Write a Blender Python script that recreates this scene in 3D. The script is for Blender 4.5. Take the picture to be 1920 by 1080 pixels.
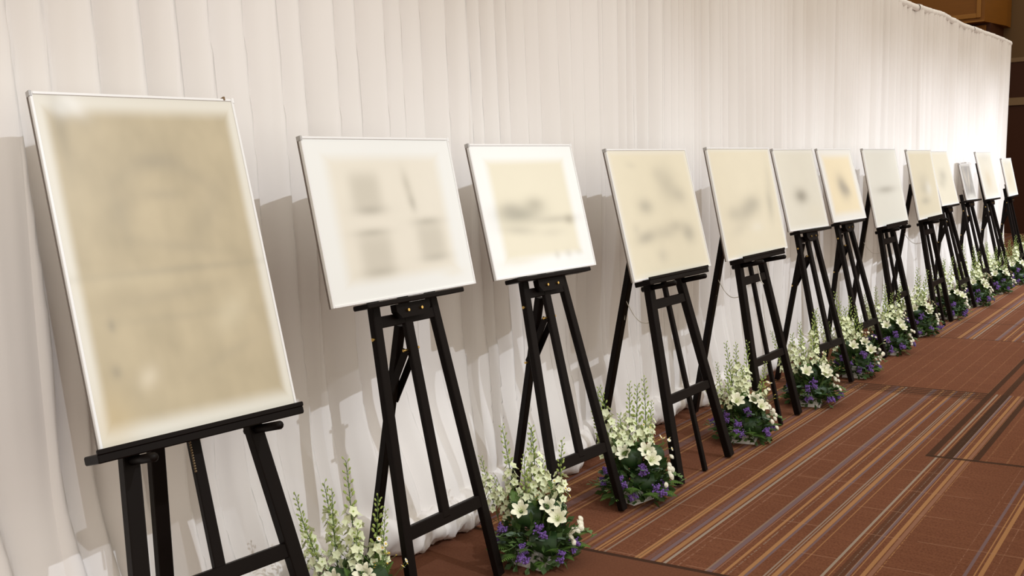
import bpy, math, random
from mathutils import Vector, Matrix, noise

for o in list(bpy.data.objects):
    bpy.data.objects.remove(o)
scene = bpy.context.scene
COL = scene.collection

# ------------------------------------------------------------------ camera
F_PX = 1800.4
a = Vector((0.61859457, -0.78530532, -0.02522529))     # right
b = Vector((0.11356498, 0.05759636, 0.9918597))        # up
c = Vector((0.77745981, 0.61642373, -0.12481197))      # forward
cam_data = bpy.data.cameras.new('camera')
cam_data.sensor_width = 36.0
cam_data.lens = F_PX / 1920.0 * 36.0
cam_data.clip_start = 0.05
cam_data.clip_end = 100
cam = bpy.data.objects.new('camera', cam_data)
COL.objects.link(cam)
m = Matrix.Identity(4)
for r in range(3):
    m[r][0], m[r][1], m[r][2] = a[r], b[r], -c[r]
m[0][3], m[1][3], m[2][3] = 0.0, 0.0, 1.5
cam.matrix_world = m
scene.camera = cam

# ------------------------------------------------------------------ light
world = bpy.data.worlds.new('hall_ambient')
scene.world = world
world.use_nodes = True
bg = world.node_tree.nodes['Background']
bg.inputs[0].default_value = (1.0, 0.905, 0.775, 1)
bg.inputs[1].default_value = 1.05

def spot(x, y, z, tx, ty, tz, watts, size=54, blend=1.0, col=(0.90, 0.96, 1.06)):
    d = bpy.data.lights.new('ceiling_spotlight', 'SPOT')
    d.energy = watts
    d.color = col
    d.spot_size = math.radians(size)
    d.spot_blend = blend
    d.shadow_soft_size = 0.015
    o = bpy.data.objects.new('ceiling_spotlight', d)
    COL.objects.link(o)
    o.location = (x, y, z)
    o.rotation_euler = Vector((tx - x, ty - y, tz - z)).to_track_quat('-Z', 'Y').to_euler()
    return o

SPOT_W = 275
for X, gap in ((-0.2, 1.9), (2.1, 2.3), (4.3, 2.1), (6.3, 1.9), (8.1, 1.6), (9.6, 1.45), (11.0, 1.4), (12.4, 1.4), (13.8, 1.4)):
    w = SPOT_W * gap / 2.2 * (1.0 if X < 6 else 1.0 + 0.28 * (X - 6))
    spot(X, -1.15, 3.75, X, 2.7, 0.6, w)

vs = scene.view_settings
vs.view_transform = 'Standard'
vs.look = 'None'
vs.exposure = 0.0
vs.gamma = 1.0
vs.use_curve_mapping = False

# ------------------------------------------------------------------ helpers
class MB:
    """collects geometry, build() links it as one mesh object"""
    def __init__(self):
        self.v, self.f, self.mi, self.uv = [], [], [], {}
        self.cur = 0
    def add(self, verts, faces, M=None):
        n = len(self.v)
        self.v += [tuple(M @ Vector(p)) if M is not None else tuple(p) for p in verts]
        for f in faces:
            self.f.append(tuple(i + n for i in f)); self.mi.append(self.cur)
    def box(self, lo, hi, M=None, bev=0.0):
        (x0, y0, z0), (x1, y1, z1) = lo, hi
        if bev <= 0:
            vs_ = [(x0,y0,z0),(x1,y0,z0),(x1,y1,z0),(x0,y1,z0),(x0,y0,z1),(x1,y0,z1),(x1,y1,z1),(x0,y1,z1)]
            fs = [(0,3,2,1),(4,5,6,7),(0,1,5,4),(1,2,6,5),(2,3,7,6),(3,0,4,7)]
            self.add(vs_, fs, M); return
        q = bev
        ring = lambda z, d: [(x0+q+d,y0+d,z),(x1-q-d,y0+d,z),(x1-d,y0+q+d,z),(x1-d,y1-q-d,z),(x1-q-d,y1-d,z),(x0+q+d,y1-d,z),(x0+d,y1-q-d,z),(x0+d,y0+q+d,z)]
        vs_ = ring(z0, q*.7) + ring(z0+q, 0) + ring(z1-q, 0) + ring(z1, q*.7)
        fs = [tuple(range(7,-1,-1)), tuple(range(24,32))]
        for k in range(3):
            for i in range(8):
                j = (i+1) % 8
                fs.append((k*8+i, k*8+j, k*8+8+j, k*8+8+i))
        self.add(vs_, fs, M)
    def beam(self, p0, p1, w, d, side=Vector((1,0,0)), bev=0.003):
        """bar from p0 to p1, width w along side, depth d across"""
        p0, p1 = Vector(p0), Vector(p1)
        z = (p1 - p0); L = z.length; z.normalize()
        s = side - z * side.dot(z); s.normalize()
        t = z.cross(s)
        M = Matrix.Identity(4)
        for r in range(3):
            M[r][0], M[r][1], M[r][2], M[r][3] = s[r], t[r], z[r], p0[r]
        self.box((-w/2, -d/2, 0), (w/2, d/2, L), M, bev)
    def tube(self, pts, r, n=6, cap=True):
        pts = [Vector(p) for p in pts]
        rr = r if isinstance(r, (list, tuple)) else [r]*len(pts)
        base = len(self.v); vv = []; ff = []
        ref = Vector((0.3, 0.9, 0.1))
        for k, p in enumerate(pts):
            t = (pts[min(k+1, len(pts)-1)] - pts[max(k-1, 0)]).normalized()
            s = ref.cross(t)
            if s.length < 1e-4: s = Vector((1,0,0)).cross(t)
            s.normalize(); u = t.cross(s)
            for i in range(n):
                an = 2*math.pi*i/n
                vv.append(p + (s*math.cos(an) + u*math.sin(an))*rr[k])
        for k in range(len(pts)-1):
            for i in range(n):
                j = (i+1) % n
                ff.append((k*n+i, k*n+j, (k+1)*n+j, (k+1)*n+i))
        if cap:
            ff.append(tuple(range(n-1, -1, -1)))
            e = (len(pts)-1)*n
            ff.append(tuple(range(e, e+n)))
        self.add(vv, ff)
    def blob(self, cen, r, n=6, m=4, sq=(1,1,1), M=None):
        cen = Vector(cen); vv = [cen + Vector((0,0,-r*sq[2]))]; ff = []
        for k in range(1, m):
            ph = -math.pi/2 + math.pi*k/m
            for i in range(n):
                an = 2*math.pi*i/n
                vv.append(cen + Vector((math.cos(an)*math.cos(ph)*r*sq[0], math.sin(an)*math.cos(ph)*r*sq[1], math.sin(ph)*r*sq[2])))
        vv.append(cen + Vector((0,0,r*sq[2])))
        for i in range(n):
            j = (i+1) % n
            ff.append((0, 1+j, 1+i))
            for k in range(m-2):
                ff.append((1+k*n+i, 1+k*n+j, 1+(k+1)*n+j, 1+(k+1)*n+i))
            e = 1+(m-2)*n
            ff.append((e+i, e+j, len(vv)-1))
        self.add(vv, ff, M)
    def mesh(self, name, mats, smooth=False):
        me = bpy.data.meshes.new(name)
        me.from_pydata([tuple(p) for p in self.v], [], self.f)
        if not isinstance(mats, (list, tuple)): mats = [mats]
        for q in mats: me.materials.append(q)
        if len(mats) > 1:
            me.polygons.foreach_set('material_index', self.mi)
        if smooth:
            me.polygons.foreach_set('use_smooth', [True]*len(me.polygons))
        me.update()
        return me
    def build(self, name, mats, parent=None, smooth=False):
        return link(name, self.mesh(name, mats, smooth), parent)

def link(name, me, parent=None, M=None):
    o = bpy.data.objects.new(name, me)
    COL.objects.link(o)
    if parent is not None: o.parent = parent
    if M is not None: o.matrix_basis = M
    return o
def tag(o, label=None, cat=None, group=None, kind=None):
    if label: o['label'] = label
    if cat: o['category'] = cat
    if group: o['group'] = group
    if kind: o['kind'] = kind
    return o
def empty(name, loc, rz=0.0):
    o = bpy.data.objects.new(name, None)
    o.empty_display_size = 0.1
    COL.objects.link(o)
    o.location = loc; o.rotation_euler = (0, 0, rz)
    return o

# ------------------------------------------------------------------ materials
def mat(name, col, rough=0.5, spec=0.5, metal=0.0, sheen=0.0):
    mt = bpy.data.materials.new(name); mt.use_nodes = True
    p = mt.node_tree.nodes['Principled BSDF']
    p.inputs['Base Color'].default_value = (*col, 1)
    p.inputs['Roughness'].default_value = rough
    p.inputs['Specular IOR Level'].default_value = spec
    p.inputs['Metallic'].default_value = metal
    if sheen: p.inputs['Sheen Weight'].default_value = sheen
    return mt
def noisy(mt, scale, amount, c2=None, stretch=(1,1,1)):
    """mottle the base colour with object-space noise"""
    nt = mt.node_tree; p = nt.nodes['Principled BSDF']
    base = tuple(p.inputs['Base Color'].default_value)
    tc = nt.nodes.new('ShaderNodeTexCoord'); mp = nt.nodes.new('ShaderNodeMapping')
    mp.inputs['Scale'].default_value = stretch
    ns = nt.nodes.new('ShaderNodeTexNoise'); ns.inputs['Scale'].default_value = scale; ns.inputs['Detail'].default_value = 3
    mx = nt.nodes.new('ShaderNodeMix'); mx.data_type = 'RGBA'
    mx.inputs['A'].default_value = base
    mx.inputs['B'].default_value = (*c2, 1) if c2 else tuple(v*(1-amount) for v in base[:3]) + (1,)
    nt.links.new(tc.outputs['Object'], mp.inputs['Vector']); nt.links.new(mp.outputs[0], ns.inputs['Vector'])
    nt.links.new(ns.outputs[0], mx.inputs['Factor']); nt.links.new(mx.outputs['Result'], p.inputs['Base Color'])
    return mt

M_CURT = mat('white_drape_cloth', (0.845, 0.815, 0.785), 0.8, 0.15)
M_BLACK = noisy(mat('black_stained_wood', (0.0045, 0.0030, 0.0025), 0.45, 0.10), 14, 0.5, (0.008, 0.005, 0.004), (1, 1, 0.12))
M_BRASS = mat('brass', (0.75, 0.5, 0.16), 0.3, 0.5, 1.0)
M_ALU = mat('white_aluminium', (0.80, 0.80, 0.79), 0.35, 0.5)
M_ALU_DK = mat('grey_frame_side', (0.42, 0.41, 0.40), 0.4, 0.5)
M_EDGE_SHADE = mat('frame_edge_shade', (0.16, 0.13, 0.11), 0.5, 0.3)  # shade tone for the sides of the white board frames
M_BACK = mat('board_back', (0.80, 0.78, 0.74), 0.8, 0.2)
M_CORD = mat('pale_cord', (0.62, 0.58, 0.50), 0.7, 0.2)
M_CHAIN = mat('dark_chain', (0.20, 0.15, 0.09), 0.35, 0.5, 0.8)
M_STEM = mat('stem_green', (0.10, 0.17, 0.045), 0.6, 0.3)
M_BUD = mat('bud_green', (0.36, 0.46, 0.13), 0.6, 0.3)
M_DELP = mat('delphinium_petal', (0.77, 0.82, 0.55), 0.6, 0.2)
M_LILY = mat('cream_petal', (0.84, 0.84, 0.66), 0.5, 0.3)
M_MUM = mat('white_petal', (0.86, 0.84, 0.72), 0.6, 0.2)
M_YEL = mat('yellow_centre', (0.75, 0.55, 0.06), 0.7, 0.2)
M_PURP = noisy(mat('violet_petal', (0.22, 0.13, 0.37), 0.7, 0.2), 60, 0.5, (0.12, 0.055, 0.27))
M_ASPI = noisy(mat('dark_glossy_leaf', (0.022, 0.060, 0.014), 0.45, 0.35), 20, 0.5, (0.012, 0.032, 0.008), (6, 1, 1))
M_FERN = mat('fern_green', (0.085, 0.16, 0.03), 0.55, 0.3)
M_IVY = mat('ivy_green', (0.10, 0.17, 0.05), 0.5, 0.3)
M_EUC = mat('grey_green_leaf', (0.10, 0.15, 0.10), 0.6, 0.3)
M_FOLI = noisy(mat('dense_foliage', (0.025, 0.055, 0.014), 0.5, 0.35), 30, 0.5, (0.07, 0.13, 0.03))
M_TRAY = mat('white_plastic', (0.78, 0.77, 0.74), 0.4, 0.4)
M_AMBER = noisy(mat('amber_wood', (0.20, 0.072, 0.005), 0.5, 0.25), 3, 0.25, None, (1, 1, 8))
M_AMBER_L = mat('light_amber_moulding', (0.26, 0.11, 0.016), 0.5, 0.25)
M_DKWOOD = mat('dark_red_wood', (0.045, 0.012, 0.003), 0.5, 0.2)
M_BEIGE = mat('brown_beige_wall', (0.13, 0.075, 0.032), 0.8, 0.2)
M_TAN = mat('tan_trim', (0.20, 0.125, 0.06), 0.6, 0.3)
M_CEIL = mat('plaster', (0.45, 0.40, 0.34), 0.9, 0.2)

# ---- carpet
def carpet_material():
    mt = bpy.data.materials.new('striped_carpet'); mt.use_nodes = True
    nt = mt.node_tree; N = nt.nodes; L = nt.links
    p = N['Principled BSDF']; p.inputs['Roughness'].default_value = 0.95; p.inputs['Specular IOR Level'].default_value = 0.1
    tc = N.new('ShaderNodeTexCoord'); sx = N.new('ShaderNodeSeparateXYZ'); L.new(tc.outputs['Object'], sx.inputs[0])
    def mth(op, *ins, clamp=False):
        n = N.new('ShaderNodeMath'); n.operation = op; n.use_clamp = clamp
        for i, q in enumerate(ins):
            if isinstance(q, (int, float)): n.inputs[i].default_value = q
            else: L.new(q, n.inputs[i])
        return n.outputs[0]
    def mix(f, A, B):
        n = N.new('ShaderNodeMix'); n.data_type = 'RGBA'
        if isinstance(f, (int, float)): n.inputs['Factor'].default_value = f
        else: L.new(f, n.inputs['Factor'])
        for k, q in (('A', A), ('B', B)):
            if isinstance(q, tuple): n.inputs[k].default_value = (*q, 1)
            else: L.new(q, n.inputs[k])
        return n.outputs['Result']
    X, Y = sx.outputs[0], sx.outputs[1]
    s0 = mth('SUBTRACT', Y, mth('MULTIPLY', mth('SUBTRACT', X, 3.3), 0.026))
    t = mth('ADD', X, mth('MULTIPLY', mth('SUBTRACT', Y, 2.0), 0.15))
    # pattern repeats across the hall
    s = mth('ADD', mth('MODULO', mth('ADD', mth('SUBTRACT', s0, 0.66), 17.9), 1.79), 0.66)
    def tex(scale, stretch, detail=2):
        mp = N.new('ShaderNodeMapping'); mp.inputs['Scale'].default_value = stretch
        L.new(tc.outputs['Object'], mp.inputs['Vector'])
        n = N.new('ShaderNodeTexNoise'); n.inputs['Scale'].default_value = scale; n.inputs['Detail'].default_value = detail
        L.new(mp.outputs[0], n.inputs['Vector']); return n.outputs[0]
    fine = tex(110, (1, 1, 1), 3); streak = tex(9, (6, 0.5, 1)); big = tex(2.2, (1, 1, 1)); dash = tex(150, (1, 0.3, 1), 1)
    base = mix(fine, (0.050, 0.014, 0.005), (0.260, 0.102, 0.054))
    base = mix(mth('MULTIPLY', mth('SUBTRACT', big, 0.35, clamp=True), 0.6), base, (0.10, 0.037, 0.019))
    base = mix(mth('MULTIPLY', mth('SUBTRACT', streak, 0.45, clamp=True), 0.9), base, (0.25, 0.105, 0.055))
    dots = mth('GREATER_THAN', dash, 0.5)
    OR, LV, GR, PK, DK = (0.37, 0.190, 0.080), (0.165, 0.115, 0.125), (0.32, 0.265, 0.21), (0.27, 0.135, 0.085), (0.060, 0.028, 0.016)
    stripes = [(2.42,.016,OR,.8),(2.385,.04,LV,.5),(2.345,.008,PK,.8),(2.32,.010,OR,.8),
      (2.112,.008,OR,.55),(2.09,.016,LV,.4),(2.066,.014,OR,.5),(2.037,.014,LV,.5),(2.018,.010,OR,.95),(2.002,.008,OR,.9),(1.978,.009,GR,.6),
      (1.878,.006,PK,-.7),(1.842,.026,OR,.95),(1.842,.004,DK,.6),(1.805,.02,LV,.3),(1.783,.018,LV,.95),(1.757,.020,OR,.8),(1.733,.012,GR,.95),(1.707,.005,PK,.7),(1.68,.008,PK,-.8),
      (1.574,.008,GR,.5),(1.560,.020,LV,.9),(1.543,.005,PK,.8),(1.512,.012,OR,.95),(1.493,.006,GR,-.5),(1.449,.016,OR,.95),(1.435,.011,LV,.9),
      (1.379,.007,GR,.75),(1.367,.005,GR,.75),(1.348,.018,OR,.95),(1.333,.010,LV,.8),(1.304,.005,OR,.7),
      (1.206,.011,GR,.95),(1.187,.004,OR,.9),(1.157,.034,DK,.6),(1.157,.005,GR,-.35),(1.130,.013,LV,.95),(1.135,.003,GR,.7),(1.116,.004,OR,.9),(1.085,.016,OR,.95),(1.064,.016,PK,.85),(1.050,.004,OR,-.9),
      (0.826,.004,PK,-.8),(0.785,.012,LV,.9),(0.757,.005,OR,.9),(0.738,.016,OR,.95),(0.703,.004,PK,-.8)]
    st = base
    for (y0, w, col, k) in stripes:
        msk = mth('COMPARE', s, y0, w/2)
        msk = mth('MULTIPLY', msk, mth('MULTIPLY', dots, -k) if k < 0 else k)
        st = mix(msk, st, col)
    # fine cross lines of the weave in the striped field
    cr = mth('PINGPONG', mth('ADD', t, 0.06), 0.155)
    crm = mth('MULTIPLY', mth('LESS_THAN', cr, 0.0035), mth('MULTIPLY', mth('GREATER_THAN', tex(5, (1, 1, 1), 0), 0.46), 0.40))
    st = mix(crm, st, (0.37, 0.20, 0.125))
    st = mix(mth('MULTIPLY', fine, 0.25), st, (0.11, 0.045, 0.025))
    # plain field with faint lines
    fl = mth('LESS_THAN', mth('PINGPONG', s, 0.045), 0.004)
    plain = mix(mth('MULTIPLY', fl, mth('MULTIPLY', dots, 0.30)), base, (0.42, 0.22, 0.11))
    zone = mth('MULTIPLY', mth('GREATER_THAN', t, 6.42), mth('LESS_THAN', t, 8.42))
    zone = mth('MAXIMUM', zone, mth('MULTIPLY', mth('GREATER_THAN', t, 4.87), mth('LESS_THAN', s0, 1.02)))
    col = mix(zone, st, plain)
    # dark bordered inset
    ins = mth('MULTIPLY', mth('GREATER_THAN', t, 4.87), mth('MULTIPLY', mth('LESS_THAN', s0, 1.26), mth('GREATER_THAN', s0, 1.0)))
    for (y0, w) in ((1.243, .034), (1.158, .040), (1.035, .03)):
        col = mix(mth('MULTIPLY', mth('MULTIPLY', ins, mth('COMPARE', s0, y0, w/2)), 0.85), col, (0.045, 0.022, 0.012))
    ln = mth('MULTIPLY', mth('COMPARE', t, 4.875, 0.016), mth('LESS_THAN', s0, 1.26))
    col = mix(mth('MULTIPLY', ln, 0.9), col, (0.045, 0.022, 0.012))
    # ladder band of dark cross lines
    band = mth('MULTIPLY', mth('GREATER_THAN', t, 6.22), mth('MULTIPLY', mth('LESS_THAN', t, 6.44), mth('GREATER_THAN', s0, 1.24)))
    rung = mth('LESS_THAN', mth('PINGPONG', mth('SUBTRACT', t, 6.22), 0.0245), 0.014)
    col = mix(mth('MULTIPLY', mth('MULTIPLY', band, rung), 0.85), col, (0.05, 0.024, 0.013))
    for t0 in (8.42, 9.30, 10.3):
        col = mix(mth('MULTIPLY', mth('COMPARE', t, t0, 0.012), 0.7), col, (0.06, 0.028, 0.015))
    # plain dark strip in the foreground
    fg = mth('LESS_THAN', t, 3.02)
    col = mix(fg, col, mix(fine, (0.105, 0.040, 0.021), (0.165, 0.066, 0.036)))
    col = mix(mth('MULTIPLY', mth('COMPARE', t, 3.01, 0.012), 0.85), col, (0.035, 0.018, 0.011))
    L.new(col, p.inputs['Base Color'])
    bp = N.new('ShaderNodeBump'); bp.inputs['Strength'].default_value = 0.25; bp.inputs['Distance'].default_value = 0.003
    L.new(fine, bp.inputs['Height']); L.new(bp.outputs[0], p.inputs['Normal'])
    return mt

# ---- printed boards (soft, out-of-focus prints)
def print_material(name, border, paper, bw, blobs, rough=0.35, soft=0.05, mott=0.12):
    mt = bpy.data.materials.new(name); mt.use_nodes = True
    nt = mt.node_tree; N = nt.nodes; L = nt.links
    p = N['Principled BSDF']; p.inputs['Roughness'].default_value = rough; p.inputs['Specular IOR Level'].default_value = 0.3
    uv = N.new('ShaderNodeUVMap'); uv.uv_map = 'UVMap'
    sx = N.new('ShaderNodeSeparateXYZ'); L.new(uv.outputs[0], sx.inputs[0])
    def mth(op, *ins, clamp=False):
        n = N.new('ShaderNodeMath'); n.operation = op; n.use_clamp = clamp
        for i, q in enumerate(ins):
            if isinstance(q, (int, float)): n.inputs[i].default_value = q
            else: L.new(q, n.inputs[i])
        return n.outputs[0]
    def mix(f, A, B):
        n = N.new('ShaderNodeMix'); n.data_type = 'RGBA'; L.new(f, n.inputs['Factor'])
        for k, q in (('A', A), ('B', B)):
            if isinstance(q, tuple): n.inputs[k].default_value = (*q, 1)
            else: L.new(q, n.inputs[k])
        return n.outputs['Result']
    U, V = sx.outputs[0], sx.outputs[1]
    du = mth('MINIMUM', U, mth('SUBTRACT', 1.0, U)); dv = mth('MINIMUM', V, mth('SUBTRACT', 1.0, V))
    d = mth('MINIMUM', du, dv)
    mr = N.new('ShaderNodeMapRange'); mr.interpolation_type = 'SMOOTHSTEP'
    L.new(d, mr.inputs[0]); mr.inputs[1].default_value = max(bw - soft, 0.0); mr.inputs[2].default_value = bw + soft
    col = mix(mr.outputs[0], border, paper)
    ns = N.new('ShaderNodeTexNoise'); ns.inputs['Scale'].default_value = 5.5; ns.inputs['Detail'].default_value = 2.0
    L.new(uv.outputs[0], ns.inputs['Vector'])
    nm = mth('MULTIPLY', mth('MULTIPLY', ns.outputs[0], mr.outputs[0]), mott)
    col = mix(nm, col, tuple(v*0.45 for v in paper))
    for (u0, v0, su, sv, rot, k, bc) in blobs:
        x_, y_ = mth('SUBTRACT', U, u0), mth('SUBTRACT', V, v0)
        if rot:
            cr, sr = math.cos(rot), math.sin(rot)
            x_, y_ = mth('ADD', mth('MULTIPLY', x_, cr), mth('MULTIPLY', y_, sr)), mth('SUBTRACT', mth('MULTIPLY', y_, cr), mth('MULTIPLY', x_, sr))
        pw = 4 if k < 0 else 2
        q = mth('ADD', mth('POWER', mth('ABSOLUTE', mth('DIVIDE', x_, su)), pw), mth('POWER', mth('ABSOLUTE', mth('DIVIDE', y_, sv)), pw))
        g = mth('MULTIPLY', mth('EXPONENT', mth('MULTIPLY', q, -1.0)), abs(k))
        col = mix(g, col, bc)
    L.new(col, p.inputs['Base Color'])
    return mt

# ------------------------------------------------------------------ the hall
fl = MB(); fl.box((-3, -6, -0.08), (20.5, 6.6, 0.0))
tag(fl.build('floor', carpet_material()), 'brown carpet with orange, grey and lavender stripes running along the display', None, None, 'structure')
wb = MB(); wb.box((-3, 6.5, 0), (20.5, 6.6, 4.9))
tag(wb.build('wall_back', M_BEIGE), 'brown beige hall wall behind the white drapes', None, None, 'structure')
wf_ = MB(); wf_.box((20.4, -6, 0), (20.5, 6.5, 4.9))
wall_far = tag(wf_.build('wall_far', M_BEIGE), 'brown beige far wall of the hall', None, None, 'structure')
# dark timber dado, doors and trim bands on the far wall
for (nm, y0, y1, z0, z1, th, mm) in (('dark_panel', -6, 6.4, 2.55, 3.22, .04, M_DKWOOD), ('trim_band', -6, 6.4, 2.42, 2.56, .07, M_TAN),
                                     ('dark_panel', -6, 6.4, 0.0, 2.42, .03, M_DKWOOD), ('trim_band', -6, 6.4, 3.22, 3.30, .06, M_TAN)):
    q = MB(); q.box((20.4 - th, y0, z0), (20.4, y1, z1)); q.build(nm, mm, wall_far)

# panelled wooden bulkhead above the drapes
bk = empty('wooden_bulkhead', (19.0, 4.2, 3.86))
q = MB()
q.add([(0,0,0),(0,2.28,0),(1.36,2.28,0),(1.36,-.16,0),(1.0,-.16,0),(0,0,1.0),(0,2.28,1.0),(1.36,2.28,1.0),(1.36,-.16,1.0),(1.0,-.16,1.0)],
      [(0,1,2,3,4),(9,8,7,6,5),(0,5,6,1),(1,6,7,2),(2,7,8,3),(3,8,9,4),(4,9,5,0)])
q.build('body', M_AMBER, bk)
for (y0, y1, z0, z1) in ((.06,.13,.07,1.0),(1.42,1.5,.07,1.0),(.13,1.42,.07,.15),(1.5,2.2,.07,.15)):
    q = MB(); q.box((-.03, y0, z0), (0.0, y1, z1), None, .006); q.build('panel_moulding', M_AMBER_L, bk)
q = MB(); q.box((-.02, -.0, 0), (0.0, 2.28, .025)); q.build('bottom_edge', M_AMBER_L, bk)
q = MB(); q.box((.25, -.05, -.26), (1.3, 2.2, 0)); q.build('lower_cornice', M_DKWOOD, bk)
q = MB(); q.box((.22, .02, -.2), (.25, 2.1, -.04)); q.build('cornice_board', M_AMBER, bk)
tag(bk, 'amber wooden panelled bulkhead above the far end of the drapes', 'bulkhead')

# ------------------------------------------------------------------ drapes
rnd = random.Random(7)
folds = [-1.3]
while folds[-1] < 1.15: folds.append(folds[-1] + rnd.uniform(.10, .15))
folds = [f for f in folds if f < 1.22]
folds += [q*1.037 for q in (1.248,1.343,1.477,1.607,1.726,1.849,2.0,2.13,2.24,2.379,2.494,2.629,2.745,2.863,2.985,3.114,3.20,3.30,3.388,3.52,3.655,3.789,3.90,4.02,4.155)]
while folds[-1] < 14.5: folds.append(folds[-1] + rnd.uniform(.055, .13))
famp = [rnd.uniform(.5, 1.15) for _ in folds]
import bisect
def pleat(X):
    k = max(0, min(bisect.bisect_right(folds, X) - 1, len(folds) - 2))
    w = folds[k+1] - folds[k]
    q = (X - folds[k]) / w
    A = famp[k]
    # slow swell towards the viewer, quick return
    if q < .9: v = .75*math.sin(q/.9*math.pi/2) + .25*q/.9
    else: v = .5 + .5*math.cos((q-.9)/.1*math.pi)
    return v * A * min(1.0, w/.10)
HEM = [(-1.5,2.62),(1.0,2.62),(2.0,2.63),(2.3,2.64),(2.45,2.62),(2.58,2.51),(2.8,2.51),(3.0,2.52),(3.15,2.63),(3.3,2.66),(3.5,2.60),(3.8,2.60),(3.98,2.64),(4.08,2.75),(4.22,2.75),(4.35,2.64),
       (4.7,2.67),(5.0,2.67),(5.08,2.70),(5.2,2.68),(5.3,2.63),(5.7,2.64),(6.0,2.68),(6.25,2.67),(6.6,2.70),(7.0,2.72),(7.8,2.72),(7.95,2.76),(8.1,2.72),(8.9,2.74),(9.05,2.76),(9.2,2.72),(14.5,2.72)]
def hem_front(X):
    for (x0, y0), (x1, y1) in zip(HEM, HEM[1:]):
        if x0 <= X <= x1:
            q = (X-x0)/(x1-x0); q = q*q*(3-2*q)
            return y0 + (y1-y0)*q
    return 2.7
Y_CURT, Z_TOP = 2.83, 2.93
def sstep(e0, e1, x):
    q = max(0, min(1, (x-e0)/(e1-e0))); return q*q*(3-2*q)
def curt_y(X, z):
    low = 1 - sstep(.1, 1.5, z)
    sh = -.042*(2.25-z)*max(0, min(1, (5-X)/3)) + low * (.075*noise.noise((X*1.1, z*1.3, 3.1)) + .03*noise.noise((X*4, z*2.2, 9.1)))
    amp = .086*(.82 + .4*noise.noise((X*.9, z*.35, 2.2)))
    wav = .012*noise.noise((X*.8, z*.5, 1.0)) + low*.022*noise.noise((X*2.2, z*1.1, 5.0))
    bul = (1 - sstep(.03, .62, z))
    yb = Y_CURT - bul*max(0, Y_CURT - (hem_front(X) + .10))
    damp = 1 - .45*(1 - sstep(.0, .22, z))
    dent = 0.0
    return yb - pleat(X + sh)*amp*damp - wav - .004*noise.noise((X*26, z*.6, 7.0))
def sag(X):
    return -.018*abs(math.sin(X*1.15)) + .008*noise.noise((X*2.0, 0, 0))
bounds = [-1.2, .05, 1.31, 2.325, 3.23, 4.31, 5.45, 6.6, 7.75, 8.9, 10.0, 11.1, 12.2, 13.15, 14.2]
behind = ['white pleated drape panel beyond the left end of the row of boards', 'white pleated drape panel cut by the left edge of the photo',
  'white pleated drape panel behind the large beige portrait board', 'white pleated drape panel behind the board with two grey columns',
  'white pleated drape panel behind the white-bordered landscape board', 'white pleated drape panel behind the cream board with scattered grey smudges',
  'white pleated drape panel between the scattered-smudge board and the small grey spot board', 'white pleated drape panel behind the pale board with one grey spot',
  'white pleated drape panel behind the peach-tinted board', 'white pleated drape panel behind the board with the grey horizontal band',
  'white pleated drape panel behind the plain beige board with dark patches', 'white pleated drape panel behind the small glossy picture',
  'white pleated drape panel behind the second-last pale board', 'white pleated drape panel at the far end of the drape wall']
zrows = [0.02,.05,.08,.12,.16,.20,.25,.30,.36,.43,.5,.58,.67,.77,.88,1.0,1.12,1.25,1.4,1.55,1.7,1.9,2.1,2.3,2.5,2.7,2.86,2.93]
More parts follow.
